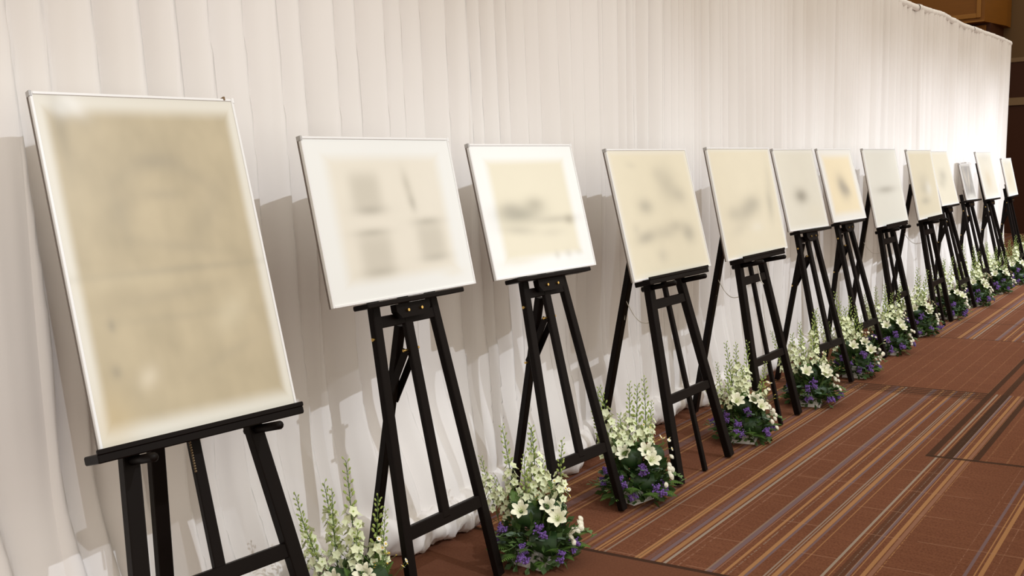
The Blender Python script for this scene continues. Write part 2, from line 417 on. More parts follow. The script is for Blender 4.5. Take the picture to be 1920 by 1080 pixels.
for i in range(len(bounds)-1):
    x0, x1 = bounds[i], bounds[i+1]
    xm = (x0+x1)/2
    root = empty('drape_panel', (xm, Y_CURT, 0))
    off = .012 if i % 2 else 0.0
    e0, e1 = x0 - (.03 if i else 0), x1 + (.012 if i < len(bounds)-2 else 0)
    nx = max(8, int((e1-e0)/.008))
    xs = [e0 + (e1-e0)*k/nx for k in range(nx+1)]
    q = MB(); vv = []; ff = []
    for z in zrows:
        for X in xs:
            edge = math.exp(-((X-e0)/.02)**2)*.02*(1 if i % 2 == 0 else 0)
            vv.append((X-xm, curt_y(X, z) - Y_CURT + off + edge, z + (sag(X) if z > 2.8 else 0)))
    n = nx+1
    for r in range(len(zrows)-1):
        for k in range(nx):
            ff.append((r*n+k, r*n+k+1, (r+1)*n+k+1, (r+1)*n+k))
    q.add(vv, ff); q.build('cloth', M_CURT, root, True)
    # stitched header band round the rail
    q = MB(); vv = []; ff = []
    prof = [(dy, z + .05) for dy, z in ((-.020,2.868),(-.034,2.885),(-.036,2.905),(-.026,2.928),(-.005,2.937),(.015,2.93),(.022,2.90),(.02,2.868))]
    xs2 = xs[::2] if (len(xs)-1) % 2 == 0 else xs[::2] + [xs[-1]]
    for X in xs2:
        pl = pleat(X)*.014
        for (dy, z) in prof:
            vv.append((X-xm, dy - (pl if dy < 0 else 0) + off - .012, z + sag(X)))
    for k in range(len(xs2)-1):
        for j in range(len(prof)-1):
            ff.append((k*8+j, (k+1)*8+j, (k+1)*8+j+1, k*8+j+1))
    q.add(vv, ff); q.build('header_band', M_CURT, root, True)
    # surplus length bunched on the carpet
    q = MB(); vv = []; ff = []; m_ = 11
    xs3 = [e0 + (e1-e0)*k/int((e1-e0)/.008) for k in range(int((e1-e0)/.008)+1)]
    for X in xs3:
        hf = hem_front(X)
        big = .5 + .5*noise.noise((X*3.1, 2.0, 0))
        R = .055 + .040*big
        for j in range(m_):
            ph = math.radians(-78 + 200*j/(m_-1))          # from floor front over the top to the back
            wr = .030*noise.noise((X*9+j*.12, j*.22, 1.7)) + .022*noise.noise((X*23-j*.2, j*.35, 4.0)) + .010*noise.noise((X*50, j*.8, 8.0))
            rr = R + wr
            y = hf + R - rr*math.cos(ph)*1.05
            z = max(.002, R*.98 + rr*math.sin(ph)*1.0)
            vv.append((X-xm, y - Y_CURT + off*.3, z))
    for k in range(len(xs3)-1):
        for j in range(m_-1):
            ff.append((k*m_+j, (k+1)*m_+j, (k+1)*m_+j+1, k*m_+j+1))
    q.add(vv, ff); q.build('bunched_hem', M_CURT, root, True)
    tag(root, behind[i], 'curtain', 'white drape panels of the backdrop')

# ------------------------------------------------------------------ easels and boards
W_, CR = (0.82, 0.835, 0.81), (0.79, 0.745, 0.60)
GY = (0.36, 0.34, 0.28); GY2 = (0.47, 0.44, 0.36); DKG = (0.30, 0.27, 0.21)
#  n, type, x, y, yaw, tilt, half foot width, taper, board w, board h, board offset, ledge height
ROW = [
    (1, 'P', 1.498, 2.143, -0.060, 0.263, 0.279, 0.111, 0.608, 0.964, 0.011, 0.813),
    (2, 'C', 2.382, 2.136, 0.027, 0.210, 0.223, 0.073, 0.717, 0.555, -0.022, 1.083),
    (3, 'C', 3.222, 2.131, -0.044, 0.242, 0.213, 0.084, 0.664, 0.549, -0.023, 1.080),
    (4, 'P', 4.136, 2.078, 0.011, 0.239, 0.269, 0.119, 0.779, 0.624, 0.002, 0.980),
    (5, 'P', 5.114, 2.100, 0.032, 0.208, 0.269, 0.112, 0.866, 0.614, -0.005, 0.986),
    (6, 'C', 6.163, 2.147, -0.052, 0.240, 0.209, 0.080, 0.591, 0.537, -0.055, 1.069),
    (7, 'C', 7.083, 2.203, -0.029, 0.254, 0.206, 0.079, 0.636, 0.543, -0.003, 1.070),
    (8, 'P', 7.942, 2.222, 0.034, 0.202, 0.273, 0.111, 0.909, 0.615, -0.012, 0.979),
    (9, 'P', 8.981, 2.201, 0.042, 0.200, 0.271, 0.117, 0.866, 0.606, -0.055, 0.977),
    (10, 'C', 10.005, 2.230, 0.011, 0.254, 0.213, 0.079, 0.648, 0.538, -0.026, 1.051),
    (11, 'C', 10.933, 2.270, -0.073, 0.238, 0.214, 0.079, 0.324, 0.388, -0.015, 1.058),
    (12, 'C', 11.854, 2.256, -0.017, 0.245, 0.213, 0.079, 0.663, 0.537, 0.002, 1.035),
    (13, 'C', 12.787, 2.256, 0.044, 0.221, 0.213, 0.079, 0.657, 0.456, 0.004, 1.025),
]
NICK = {1: 'the large beige portrait board', 2: 'the white board with two grey columns', 3: 'the white-bordered landscape board',
        4: 'the cream board with scattered grey smudges', 5: 'the cream board with a grey smudge across its lower half',
        6: 'the pale board with one small grey spot', 7: 'the peach-tinted board', 8: 'the pale board with a grey horizontal band',
        9: 'the beige board with dark patches', 10: 'the cream board half hidden behind the dark-patched one', 11: 'the small glossy picture',
        12: 'the second-last pale board', 13: 'the last board at the right edge'}
BLAB = {1: 'large portrait board with an aged beige sheet and a horizontal crease, nearest the camera',
        2: 'white board with two grey columns of blurred print', 3: 'white-bordered board with a dark grey blurred landscape',
        4: 'cream board with scattered grey smudges, fourth from the left', 5: 'cream board with one broad grey smudge across its lower half',
        6: 'narrow-looking pale board with one small grey spot', 7: 'peach-tinted board with a slanting dark spot',
        8: 'pale board with a grey horizontal band', 9: 'beige board with dark patches, overlapping the board behind it',
        10: 'cream board half hidden behind the dark-patched beige board', 11: 'small glossy grey picture, much smaller than its neighbours',
        12: 'pale board with faint tan blurs, second last in the row', 13: 'last and lowest pale board, cut by the right edge'}
PRINTS = {
 1: dict(border=(0.72,0.70,0.62), paper=(0.585,0.505,0.345), bw=.05, soft=.028, mott=.62, blobs=[
    (.10,.90,.035,.10,0,.5,(.30,.26,.18)), (.17,.97,.06,.03,-.4,.6,(.85,.85,.82)), (.12,.96,.05,.03,0,.7,(.7,.7,.66)),
    (.5,.47,.5,.014,.0,.30,DKG), (.25,.455,.25,.03,.0,.16,(.74,.66,.46)), (.52,.80,.12,.03,.0,.36,DKG), (.35,.76,.13,.03,.32,.18,DKG), (.68,.76,.13,.03,-.35,.18,DKG),
    (.52,.70,.10,.02,0,.25,DKG), (.3,.66,.10,.04,.5,.2,DKG), (.74,.64,.14,.045,.7,.2,DKG), (.3,.62,.03,.10,.3,.15,DKG), (.55,.54,.25,.02,-.1,.18,DKG),
    (.5,.40,.3,.02,.05,.18,DKG), (.5,.33,.35,.015,-.02,.15,DKG), (.75,.32,.10,.05,.4,.35,(.78,.71,.52)), (.15,.33,.02,.02,0,.5,DKG), (.13,.20,.025,.02,0,.5,DKG),
    (.27,.17,.05,.03,.3,.4,(.8,.74,.6)), (.7,.2,.2,.02,.2,.15,DKG), (.07,.05,.10,.10,0,.3,(.60,.45,.22))]),
 2: dict(border=W_, paper=(.79,.755,.655), bw=.12, soft=.05, mott=.08, blobs=[
    (.335,.67,.105,.12,0,-.55,GY2), (.345,.55,.10,.035,0,.55,GY), (.325,.41,.105,.028,0,.5,GY), (.33,.27,.115,.14,0,-.55,GY2), (.33,.165,.11,.03,0,.4,GY),
    (.625,.70,.03,.09,.1,.5,GY2), (.64,.58,.028,.06,.1,.45,GY), (.725,.45,.10,.030,0,.5,GY), (.73,.32,.105,.13,0,-.55,GY2), (.735,.21,.10,.03,0,.4,GY), (.85,.09,.08,.03,0,.25,(.75,.68,.5))]),
 3: dict(border=(.87,.89,.87), paper=(.79,.75,.60), bw=.125, soft=.045, mott=.06, blobs=[
    (.34,.46,.20,.07,.0,.7,(.33,.32,.26)), (.50,.53,.10,.06,0,.55,(.36,.34,.27)), (.25,.50,.10,.06,0,.5,GY), (.30,.34,.16,.04,-.1,.35,GY), (.68,.40,.20,.035,.0,.4,GY), (.82,.39,.05,.04,0,.5,DKG),
    (.62,.30,.12,.04,0,.25,GY2), (.62,.12,.03,.035,0,.3,GY2), (.74,.12,.035,.035,0,.3,GY2), (.25,.10,.16,.03,0,.25,(.68,.6,.38)), (.85,.12,.04,.03,0,.2,GY2)]),
 4: dict(border=(.80,.77,.66), paper=(.80,.745,.575), bw=.02, soft=.04, mott=.12, blobs=[
    (.65,.72,.13,.14,-.3,.40,GY), (.78,.62,.10,.07,-.2,.40,GY), (.55,.80,.07,.06,0,.25,GY2), (.32,.55,.09,.06,0,.55,GY), (.25,.88,.07,.03,0,.2,GY2),
    (.25,.31,.12,.05,.15,.6,GY), (.50,.33,.14,.06,0,.35,GY), (.80,.30,.09,.08,-.3,.6,GY), (.65,.37,.10,.05,0,.35,GY), (.40,.15,.07,.06,0,.35,GY2), (.15,.38,.05,.05,0,.25,GY2)]),
 5: dict(border=(.78,.755,.65), paper=(.79,.73,.565), bw=.01, soft=.04, mott=.12, blobs=[
    (.45,.42,.20,.09,.25,.55,GY), (.55,.48,.12,.07,0,.35,GY), (.22,.40,.12,.07,0,.3,GY), (.84,.45,.06,.16,-.1,.4,GY), (.25,.25,.14,.06,.2,.25,GY2), (.55,.25,.10,.05,0,.3,(.80,.78,.70)), (.90,.70,.05,.15,0,.2,GY2)]),
 6: dict(border=(.78,.77,.70), paper=(.76,.735,.63), bw=.03, soft=.05, mott=.08, blobs=[(.46,.41,.16,.09,0,.8,(.30,.28,.23)), (.75,.2,.2,.1,0,.15,(.78,.7,.5))]),
 7: dict(border=(.77,.755,.70), paper=(.80,.70,.49), bw=.10, soft=.07, mott=.06, blobs=[(.50,.47,.14,.17,.5,.75,(.33,.30,.25)), (.6,.42,.12,.08,-.3,.5,(.33,.30,.25))]),
 8: dict(border=(.77,.765,.70), paper=(.75,.735,.65), bw=.03, soft=.05, mott=.05, blobs=[(.48,.46,.28,.05,0,.7,(.42,.40,.34))]),
 9: dict(border=(.76,.73,.63), paper=(.72,.655,.49), bw=.03, soft=.05, mott=.08, blobs=[(.45,.55,.22,.12,0,.25,GY), (.45,.42,.2,.09,0,.35,GY), (.40,.25,.2,.06,0,.45,GY), (.62,.42,.12,.10,0,.4,(.84,.83,.78))]),
 10: dict(border=(.77,.74,.65), paper=(.76,.71,.57), bw=.03, soft=.05, mott=.08, blobs=[(.45,.55,.22,.12,0,.45,GY), (.3,.4,.2,.1,0,.3,GY)]),
 11: dict(border=(.60,.58,.54), paper=(.45,.43,.40), bw=.06, soft=.03, mott=.5, rough=.12, blobs=[(.5,.3,.2,.2,0,.6,(.28,.27,.25)), (.3,.6,.1,.3,.3,.4,(.7,.62,.5)), (.6,.55,.06,.3,-.4,.5,(.75,.66,.52)), (.5,.08,.5,.08,0,.7,(.72,.70,.64))]),
 12: dict(border=(.77,.75,.68), paper=(.72,.68,.57), bw=.08, soft=.07, mott=.1, blobs=[(.45,.40,.2,.2,0,.5,(.62,.50,.33)), (.5,.9,.3,.1,0,.4,(.60,.57,.50))]),
 13: dict(border=(.77,.75,.68), paper=(.73,.68,.54), bw=.08, soft=.07, mott=.1, blobs=[(.45,.45,.25,.2,0,.45,(.62,.52,.36)), (.4,.9,.2,.1,0,.4,(.62,.60,.55))]),
}

def plane_pt(tilt, u, v, w):
    return Vector((u, v*math.sin(tilt) - w*math.cos(tilt), v*math.cos(tilt) + w*math.sin(tilt)))

def make_easel(n, typ, x, y, yaw, tilt, wf, sl, bw, bh, bx, bz):
    crank = typ == 'C'
    root = empty('crank_easel' if crank else 'peg_easel', (x, y, 0), yaw)
    P = lambda u, v, w=0.0: plane_pt(tilt, u, v, w)
    lw, ld = (.036, .030) if crank else (.047, .036)
    topv = 1.13 if n in (11, 13) else min(1.46, bz + bh - .06)
    for s in (-1, 1):
        q = MB()
        p0, p1 = P(s*wf, .02, -ld/2), P(s*max(wf - sl*topv, .05), topv, -ld/2)
        d = (p0-p1).normalized()
        p0 = p0 + d*((p0.z - .010)/-d.z)          # run down to the carpet
        q.beam(p0, p1, lw, ld)
        q.build('leg', M_BLACK, root)
    def bar(nm, v, h, d, ext=0.0):
        hw = wf - sl*v + ext
        q = MB(); q.beam(P(-hw, v, -ld/2), P(hw, v, -ld/2), h, d, side=P(0, 1, 0)-P(0, 0, 0))
        return q.build(nm, M_BLACK, root)
    if crank:
        bar('crossbar', .30, .046, .024); bar('crossbar', 1.012, .040, .024)
        q = MB(); q.beam(P(0, .30, -.012), P(0, (1.18 if n in (11, 13) else min(1.36, bz+bh-.12)), -.012), .040, .022); q.build('mast', M_BLACK, root)
        hz, fy = 0.99, min(2.60, hem_front(x) - .035) - y
        h = P(0, hz, -.05)
        foot = Vector((0, fy, .008))
        q = MB(); q.beam(foot, h, .034, .030); rl = q.build('rear_leg', M_BLACK, root)
        # folding stay between mast and rear leg
        dn = foot + (h - foot)*.70
        up = P(0, .90, -.02)
        for s in (-1, 1):
            q = MB(); q.beam(dn + Vector((s*.022, 0, 0)), up + Vector((s*.026, 0, 0)), .006, .028, bev=.001); st = q.build('stay', M_BLACK, root)
            for e in (dn, up):
                q = MB(); q.tube([e + Vector((s*.02, 0, 0)), e + Vector((s*.040, 0, 0))], .005, 8); q.build('pivot_bolt', M_BRASS, st)
        # ledge and its clamp block
        lwid = .49
        q = MB()
        q.beam(P(-lwid/2, bz-.010, .028), P(lwid/2, bz-.010, .028), .018, .074, side=P(0, 1, 0)-P(0, 0, 0))
        q.build('ledge', M_BLACK, root)
        q = MB()
        wv = [(-.085,-.012),(-.085,-.038),(-.062,-.062),(.062,-.062),(.085,-.038),(.085,-.012)]
        q.add([P(u, bz+v-.008, .032) for u, v in wv] + [P(u, bz+v-.008, .004) for u, v in wv],
              [tuple(range(6)), tuple(range(11, 5, -1))] + [(i, i+6, (i+1) % 6+6, (i+1) % 6) for i in range(6)])
        bl = q.build('clamp_block', M_BLACK, root)
        for u in (-.034, .034):
            q = MB(); q.tube([P(u, bz-.046, .030), P(u, bz-.046, .040)], .0055, 8); q.build('brass_bolt', M_BRASS, bl)
        q = MB(); q.tube([P(-wf+sl*.96-.012, .96, -.015), P(-wf+sl*.96-.026, .96, -.015)], .006, 8); q.build('side_bolt', M_BRASS, root)
    else:
        bar('crossbar', .402, .044, .026); bar('crossbar', .857, .046, .026)
        cw = .034 if n == 1 else .024
        pp = P(0, .012, -ld/2-.004); pp.z = .004
        q = MB(); q.beam(pp, P(0, 1.25, -ld/2-.004), cw, .022); q.build('centre_pole', M_BLACK, root)
        top = P(0, 1.30 if n != 1 else 1.45, -.075)
        fy = min(2.745, hem_front(x) - .035) - y
        foot = Vector((0, fy, .01))
        q = MB(); q.beam(foot, top, .046, .032); rl = q.build('rear_leg', M_BLACK, root)
        q = MB(); q.beam(P(0, 1.21 if n != 1 else 1.36, -ld-.045), P(0, 1.21 if n != 1 else 1.36, -ld+.01), .05, .04); q.build('hinge_block', M_BLACK, root)
        lwid = .63 if n == 1 else .60
        q = MB()
        q.beam(P(-lwid/2, bz-.013, .036), P(lwid/2, bz-.013, .036), .024, .086, side=P(0, 1, 0)-P(0, 0, 0))
        q.beam(P(-lwid/2, bz+.004, .078), P(lwid/2, bz+.004, .078), .014, .010, side=P(0, 1, 0)-P(0, 0, 0), bev=.002)
        q.build('ledge', M_BLACK, root)
        for s in (-1, 1):
            q = MB(); hv = bz - .040; u = s*(wf - sl*hv)
            L_ = .13
            q.tube([P(u, hv, -ld-.02), P(u, hv, L_-.006), P(u, hv, L_-.001), P(u, hv, L_+.002)], [.013, .013, .010, .004], 10)
            q.build('peg', M_BLACK, root, True)
        if n in (4, 5, 8, 9):
            # slack cord between rear leg and front leg
            A = foot + (top-foot)*.66; B_ = P(-(wf-sl*.78), .78, -ld)
            pts = [A.lerp(B_, k/10) + Vector((0, 0, -.05*math.sin(math.pi*k/10))) for k in range(11)]
            q = MB(); q.tube(pts, .0022, 5); q.tube([A, A + Vector((0, .004, -.11))], .002, 5)
            q.build('cord', M_CORD, root)
        if n == 5:
            q = MB(); q.tube([P(.0, bz-.03, .02), P(.005, bz-.09, .018), P(.01, bz-.15, .02), P(.01, bz-.17, .03)], .003, 6); q.build('hanging_string', M_CORD, root)
        if n == 1:
            ch = MB()
            for k in range(12):
                ch.blob(P(-.02, bz-.03-k*.0075, -.005), .0042, 6, 4)
            ch.build('bead_chain', M_CHAIN, root)
    kind = 'crank-type A-frame' if crank else 'peg-type'
    tag(root, 'black wooden %s easel holding %s' % (kind, NICK[n]), 'easel', 'black easels along the drapes')

    # ---- the board standing on the ledge
    th, fr = .018, .008
    M = Matrix.Identity(4)
    ux, uy = P(1,0,0)-P(0,0,0), P(0,1,0)-P(0,0,0); uz = P(0,0,1)-P(0,0,0)
    o0 = P(bx, bz + .0015, .042)
    R = Matrix.Rotation(yaw, 4, 'Z')
    for r in range(3):
        M[r][0], M[r][1], M[r][2], M[r][3] = ux[r], uy[r], uz[r], o0[r]
    board = bpy.data.objects.new('display_board', None); board.empty_display_size = .1
    COL.objects.link(board)
    board.matrix_world = Matrix.Translation((x, y, 0)) @ R @ M
    tag(board, BLAB[n], 'board', 'display boards on the easels')
    # panel: local x right, y up the board, z towards the viewer
    q = MB()
    x0, x1, y0, y1 = -bw/2+fr*.6, bw/2-fr*.6, fr*.6, bh-fr*.6
    q.box((x0, y0, -th*.4), (x1, y1, th*.5-.003))
    me = q.mesh('printed_panel', [print_material('print_on_board', **PRINTS[n]), M_BACK])
    uvl = me.uv_layers.new(name='UVMap')
    for pl in me.polygons:
        for li in pl.loop_indices:
            co = me.vertices[me.loops[li].vertex_index].co
            uvl.data[li].uv = ((co.x-x0)/(x1-x0), (co.y-y0)/(y1-y0))
        pl.material_index = 0 if pl.normal.z > .5 else 1
    link('printed_panel', me, board)
    for s in (-1, 1):
        q = MB(); q.box((s*(bw/2)-(fr if s > 0 else 0), 0, -th/2), (s*(bw/2)+(fr if s < 0 else 0), bh, th/2), None, .0015)
        q.build('side_rail', M_ALU, board)
        q = MB(); q.box((s*bw/2-(.002 if s < 0 else 0), 0, -th/2), (s*bw/2+(.002 if s > 0 else 0), bh-.014, -th/2+.006)); q.build('edge_shade_strip', M_EDGE_SHADE, board)  # dark strip paints shade onto the frame's side face, not a frame part
    q = MB(); q.box((-bw/2+fr, bh-fr, -th/2), (bw/2-fr, bh, th/2), None, .0015); q.build('top_rail', M_ALU, board)
    q = MB(); q.box((-bw/2+fr, 0, -th/2), (bw/2-fr, fr, th/2), None, .0015); q.build('bottom_rail', M_ALU, board)
    for s in (-1, 1):
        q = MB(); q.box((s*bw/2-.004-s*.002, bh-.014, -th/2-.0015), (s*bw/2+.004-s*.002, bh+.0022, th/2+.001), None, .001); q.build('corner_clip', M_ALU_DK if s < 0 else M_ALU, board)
    if n == 1:
        q = MB(); q.box((bw/2-.034, bh-.006, -th/2-.002), (bw/2-.028, bh+.006, th/2+.002), None, .001); q.build('clip', M_TAN, board)

for r_ in ROW: make_easel(*r_)

# ------------------------------------------------------------------ flowers
def frame_from(dirv, roll=0.0, loc=(0,0,0)):
    z = Vector(dirv).normalized()
    q = z.to_track_quat('Z', 'Y').to_matrix().to_4x4()
    return Matrix.Translation(loc) @ q @ Matrix.Rotation(roll, 4, 'Z')

def petal(mb, M, L, w, cup=.25, droop=0.0):
    pts = [(0,0,0),(w*.5,L*.55,cup*L*.5),(-w*.5,L*.55,cup*L*.5),(0,L*.55,cup*L*.28),(0,L,cup*L*.6-droop)]
    mb.add(pts, [(0,1,3),(0,3,2),(1,4,3),(3,4,2)], M)

def mk_delphinium(seed, h, opened):
    r = random.Random(seed); q = MB()
    bend = (r.uniform(-.03,.03), r.uniform(-.03,.03))
    pos = lambda f: Vector((bend[0]*f*f, bend[1]*f*f, h*f))
    q.cur = 0
    q.tube([pos(k/8) for k in range(9)], [.0024]*5+[.002,.0017,.0014,.001], 5)
    n = 38; an = 0
    for k in range(n):
        f = .36 + .64*k/(n-1); an += 2.4
        d = Vector((math.cos(an), math.sin(an), .55 + .5*f)); p = pos(f)
        u = (k/(n-1))
        if u > opened:      # buds
            L_ = .020*(1-.6*u) + .004
            e = p + d.normalized()*L_
            q.cur = 0; q.tube([p, e], .0008, 3, False)
            q.cur = 1
            s = .0094*(1.25-.75*u)
            M = frame_from(d + Vector((0,0,.4)), an, e)
            q.blob((0,0,s*.5), s, 5, 4, (.62,.62,1.15), M)
        else:
            L_ = .026*(1-.5*u) + .006
            e = p + d.normalized()*L_ + Vector((r.uniform(-.003,.003),)*3)
            q.cur = 0; q.tube([p, e], .0009, 3, False)
            q.cur = 2
            M = frame_from(d + Vector((r.uniform(-.4,.4), r.uniform(-.4,.4), -.25)), r.uniform(0, 6), e)
            for j in range(5):
                petal(q, M @ Matrix.Rotation(j*2*math.pi/5, 4, 'Z'), .0205, .0165, r.uniform(.2,.6))
            if r.random() < .5:
                q.cur = 1; q.blob((0,0,.003), .0035, 5, 3, (1,1,1), M)
    # narrow leaves low on the stem
    q.cur = 0
    for k in range(5):
        f = .1 + .06*k; an += 2.1
        petal(q, frame_from((math.cos(an)*.6, math.sin(an)*.6, 1), an, pos(f)) @ Matrix.Rotation(1.2, 4, 'X'), .05, .006, .2)
    return q.mesh('delphinium_spike', [M_STEM, M_BUD, M_DELP])

def mk_lily(seed):
    r = random.Random(seed); q = MB(); q.cur = 0
    for j in range(6):
        M = Matrix.Rotation(j*math.pi/3, 4, 'Z'); w = .022 if j % 2 else .017
        vv = []; ff = []
        for k, (l, z, ww) in enumerate(((.0,0,.25),(.009,.018,.9),(.019,.034,1.25),(.030,.044,1.15),(.040,.046,.35))):
            for s in (-1, 0, 1): vv.append((s*w*.5*ww, l, z - (0 if s else .003)))
        for k in range(4):
            for s in range(2): ff.append((k*3+s, k*3+s+1, k*3+s+4, k*3+s+3))
        q.add(vv, ff, M)
    q.cur = 1
    for j in range(5):
        an = j*1.256; q.tube([(0,0,.004),(math.cos(an)*.008, math.sin(an)*.008, .034)], .0009, 3)
        q.blob((math.cos(an)*.008, math.sin(an)*.008, .035), .0022, 4, 3)
    q.tube([(0,0,0),(0,0,-.06)], .002, 5)
    return q.mesh('lily_bloom', [M_LILY, M_BUD], False)

def mk_statice(seed):
    r = random.Random(seed); q = MB(); q.cur = 0
    for b_ in range(4):
        c0 = Vector((r.uniform(-.02,.02), r.uniform(-.016,.016), r.uniform(.0,.012)))
        dd = Vector((r.uniform(-1,1), r.uniform(-1,1), r.uniform(.2,1))).normalized()
        for k in range(15):
            p = c0 + dd*r.uniform(-.014,.016) + Vector((r.gauss(0,.0045), r.gauss(0,.0045), r.gauss(0,.004)))
            q.blob(p, r.uniform(.0032,.0058), 5, 3)
    q.cur = 1
    q.tube([(0,0,0),(0,0,-.08)], .0015, 4)
    return q.mesh('statice_cluster', [M_PURP, M_STEM])

def mk_mum():
    q = MB(); q.cur = 0
    for ring, (rr, z, n, L_) in enumerate(((.015,.002,13,.012),(.0125,.006,12,.010),(.009,.0095,10,.008),(.005,.012,7,.006))):
        for j in range(n):
            an = 2*math.pi*(j+ring*.5)/n
            M = Matrix.Rotation(an, 4, 'Z') @ Matrix.Translation((0, rr-L_*.7, z-.004)) @ Matrix.Rotation(.35+ring*.25, 4, 'X')
            petal(q, M, L_, .0062, .3)
    q.blob((0,0,.003), .0125, 10, 5, (1,1,.75))
    q.cur = 1; q.tube([(0,0,0),(0,0,-.07)], .0015, 4)
    return q.mesh('pompon_bloom', [M_MUM, M_STEM])

def mk_daisy(seed):
    r = random.Random(seed); q = MB(); h = .15
    q.cur = 0; tip = Vector((r.uniform(-.03,.03), r.uniform(-.03,.03), h))
    q.tube([(0,0,0), tip*.5 + Vector((.008,0,0)), tip], .001, 4)
    for k in range(3):
        e = tip if k == 0 else tip + Vector((r.uniform(-.035,.035), r.uniform(-.035,.035), r.uniform(-.025,.015)))
        q.cur = 0
        if k: q.tube([tip*.7, e], .0008, 3)
        d = Vector((r.uniform(-.8,.2), r.uniform(-.8,.2), .8)); M = frame_from(d, 0, e)
        q.cur = 1
        for j in range(8): petal(q, M @ Matrix.Rotation(j*math.pi/4, 4, 'Z'), .0105, .0062, .08)
        q.cur = 2; q.blob((0,0,.001), .0036, 6, 3, (1,1,.7), M)
    return q.mesh('daisy_sprig', [M_STEM, M_MUM, M_YEL])

def mk_aspidistra():
    # broad leaf rolled back on itself
    q = MB(); vv = []; ff = []; n = 15
    for k in range(n):
        t = k/(n-1); an = -1.2 + 4.6*t
        y, z = .045*math.cos(an) - .045, .045*math.sin(an) + .04
        w = .058*math.sin(math.pi*(.12+.86*t))**.7
        for s in (-1, -.5, 0, .5, 1): vv.append((s*w + .02*t, y - (.0 if abs(s) in (0, 1) else .006) - abs(s)*.008, z + .02*t + abs(s)*.004 + .008*s))
    for k in range(n-1):
        for s in range(4): ff.append((k*5+s, k*5+s+1, k*5+s+6, k*5+s+5))
    q.add(vv, ff)
    return q.mesh('broad_leaf', M_ASPI, True)

def mk_fern():
    q = MB(); L_ = .19; n = 17
    pos = lambda t: Vector((0, L_*t, .05*math.sin(t*2.3)))
    q.tube([pos(k/8) for k in range(9)], .0012, 4)
    for k in range(n):
        t = .1 + .88*k/(n-1); w = .045*math.sin(math.pi*min(1, t*.85+.12))
        for s in (-1, 1):
            p = pos(t); e = p + Vector((s*w, w*.55, -.006))
            q.add([p + Vector((0,-.004,0)), p.lerp(e, .5) + Vector((0,-.0055,.002)), e, p.lerp(e, .5) + Vector((0,.0055,.002)), p + Vector((0,.004,0))], [(0,1,2,3,4)])
    return q.mesh('fern_frond', M_FERN)

def mk_ivy(seed):
    r = random.Random(seed); q = MB(); L_ = .17
    pos = lambda t: Vector((.03*math.sin(t*5+seed), L_*t, .03*math.sin(t*3)))
    q.tube([pos(k/7) for k in range(8)], .001, 4)
    for k in range(11):
        t = .15+.85*k/10; s = .5*r.uniform(.026,.042); p = pos(t)
        M = frame_from((r.uniform(-.6,.6), r.uniform(-.6,.6), 1), r.uniform(0, 6), p + Vector((r.uniform(-.02,.02), 0, r.uniform(0,.012))))
        sh = [(0,-.3),(.7,-.5),(1,.15),(.5,.35),(.0,1.25),(-.5,.35),(-1,.15),(-.7,-.5)]
        q.add([(0,.1*s,.15*s)] + [(u*s, v*s, 0) for u, v in sh], [(0, 1+i, 1+(i+1) % 8) for i in range(8)], M)
    return q.mesh('ivy_trail', M_IVY)

def mk_euc(seed):
    r = random.Random(seed); q = MB(); L_ = .13
    q.tube([(0,0,0),(0,L_*.5,.01),(0,L_,.0)], .0012, 4)
    for k in range(12):
        t = .15+.85*k/11; s = r.uniform(.010,.016)
        M = frame_from((r.uniform(-.8,.8), r.uniform(-.5,.5), 1), 0, (r.choice((-1,1))*s, L_*t, r.uniform(-.004,.012)))
        q.add([(0,0,.002)] + [(s*math.cos(i*math.pi/4), s*math.sin(i*math.pi/4), 0) for i in range(8)], [(0, 1+i, 1+(i+1) % 8) for i in range(8)], M)
    return q.mesh('eucalyptus_sprig', M_EUC)

def mk_foliage(seed):
    r = random.Random(seed); q = MB()
    for k in range(640):
        th = r.uniform(0, 2*math.pi); ph = math.asin(r.uniform(-.05, 1))
        rad = r.uniform(.5, 1.0)
        p = Vector((math.cos(th)*math.cos(ph)*.145*rad, math.sin(th)*math.cos(ph)*.145*rad, .03 + math.sin(ph)*.20*rad))
        d = Vector((p.x, p.y, (p.z-.05)*.8)).normalized() + Vector((r.uniform(-.6,.6), r.uniform(-.6,.6), r.uniform(-.3,.6)))
        M = frame_from(d, r.uniform(0, 6), p) @ Matrix.Rotation(r.uniform(.6,1.5), 4, 'X')
        petal(q, M, r.uniform(.03,.06), r.uniform(.014,.03), r.uniform(-.2,.3))
    return q.mesh('foliage', M_FOLI)

def mk_tray():
    q = MB(); s, h = .07, .022
    q.box((-s,-s,0),(s,s,.004)); 
    for (x0,y0,x1,y1) in ((-s,-s,s,-s+.004),(-s,s-.004,s,s),(-s,-s,-s+.004,s),(s-.004,-s,s,s)): q.box((x0,y0,.004),(x1,y1,h))
    q.box((-s+.012,-s+.012,.004),(s-.012,s-.012,.06), None, .006)
    return q.mesh('tray', M_TRAY)

DELP = [mk_delphinium(11, .50, .46), mk_delphinium(12, .46, .62), mk_delphinium(13, .42, .34), mk_delphinium(14, .38, .70), mk_delphinium(15, .49, .22)]
LILY = [mk_lily(1), mk_lily(2)]
STAT = [mk_statice(s) for s in (1, 2, 3)]
MUM = mk_mum(); DAISY = [mk_daisy(1), mk_daisy(2), mk_daisy(3)]
ASPI = mk_aspidistra(); FERN = mk_fern(); IVY = [mk_ivy(1), mk_ivy(2)]; EUC = [mk_euc(1), mk_euc(2)]
FOLI = [mk_foliage(1), mk_foliage(2)]; TRAY = mk_tray()

LV_ = Vector((-.62, .785, 0)); VV = Vector((-.78, -.62, 0)); ZZ = Vector((0, 0, 1))

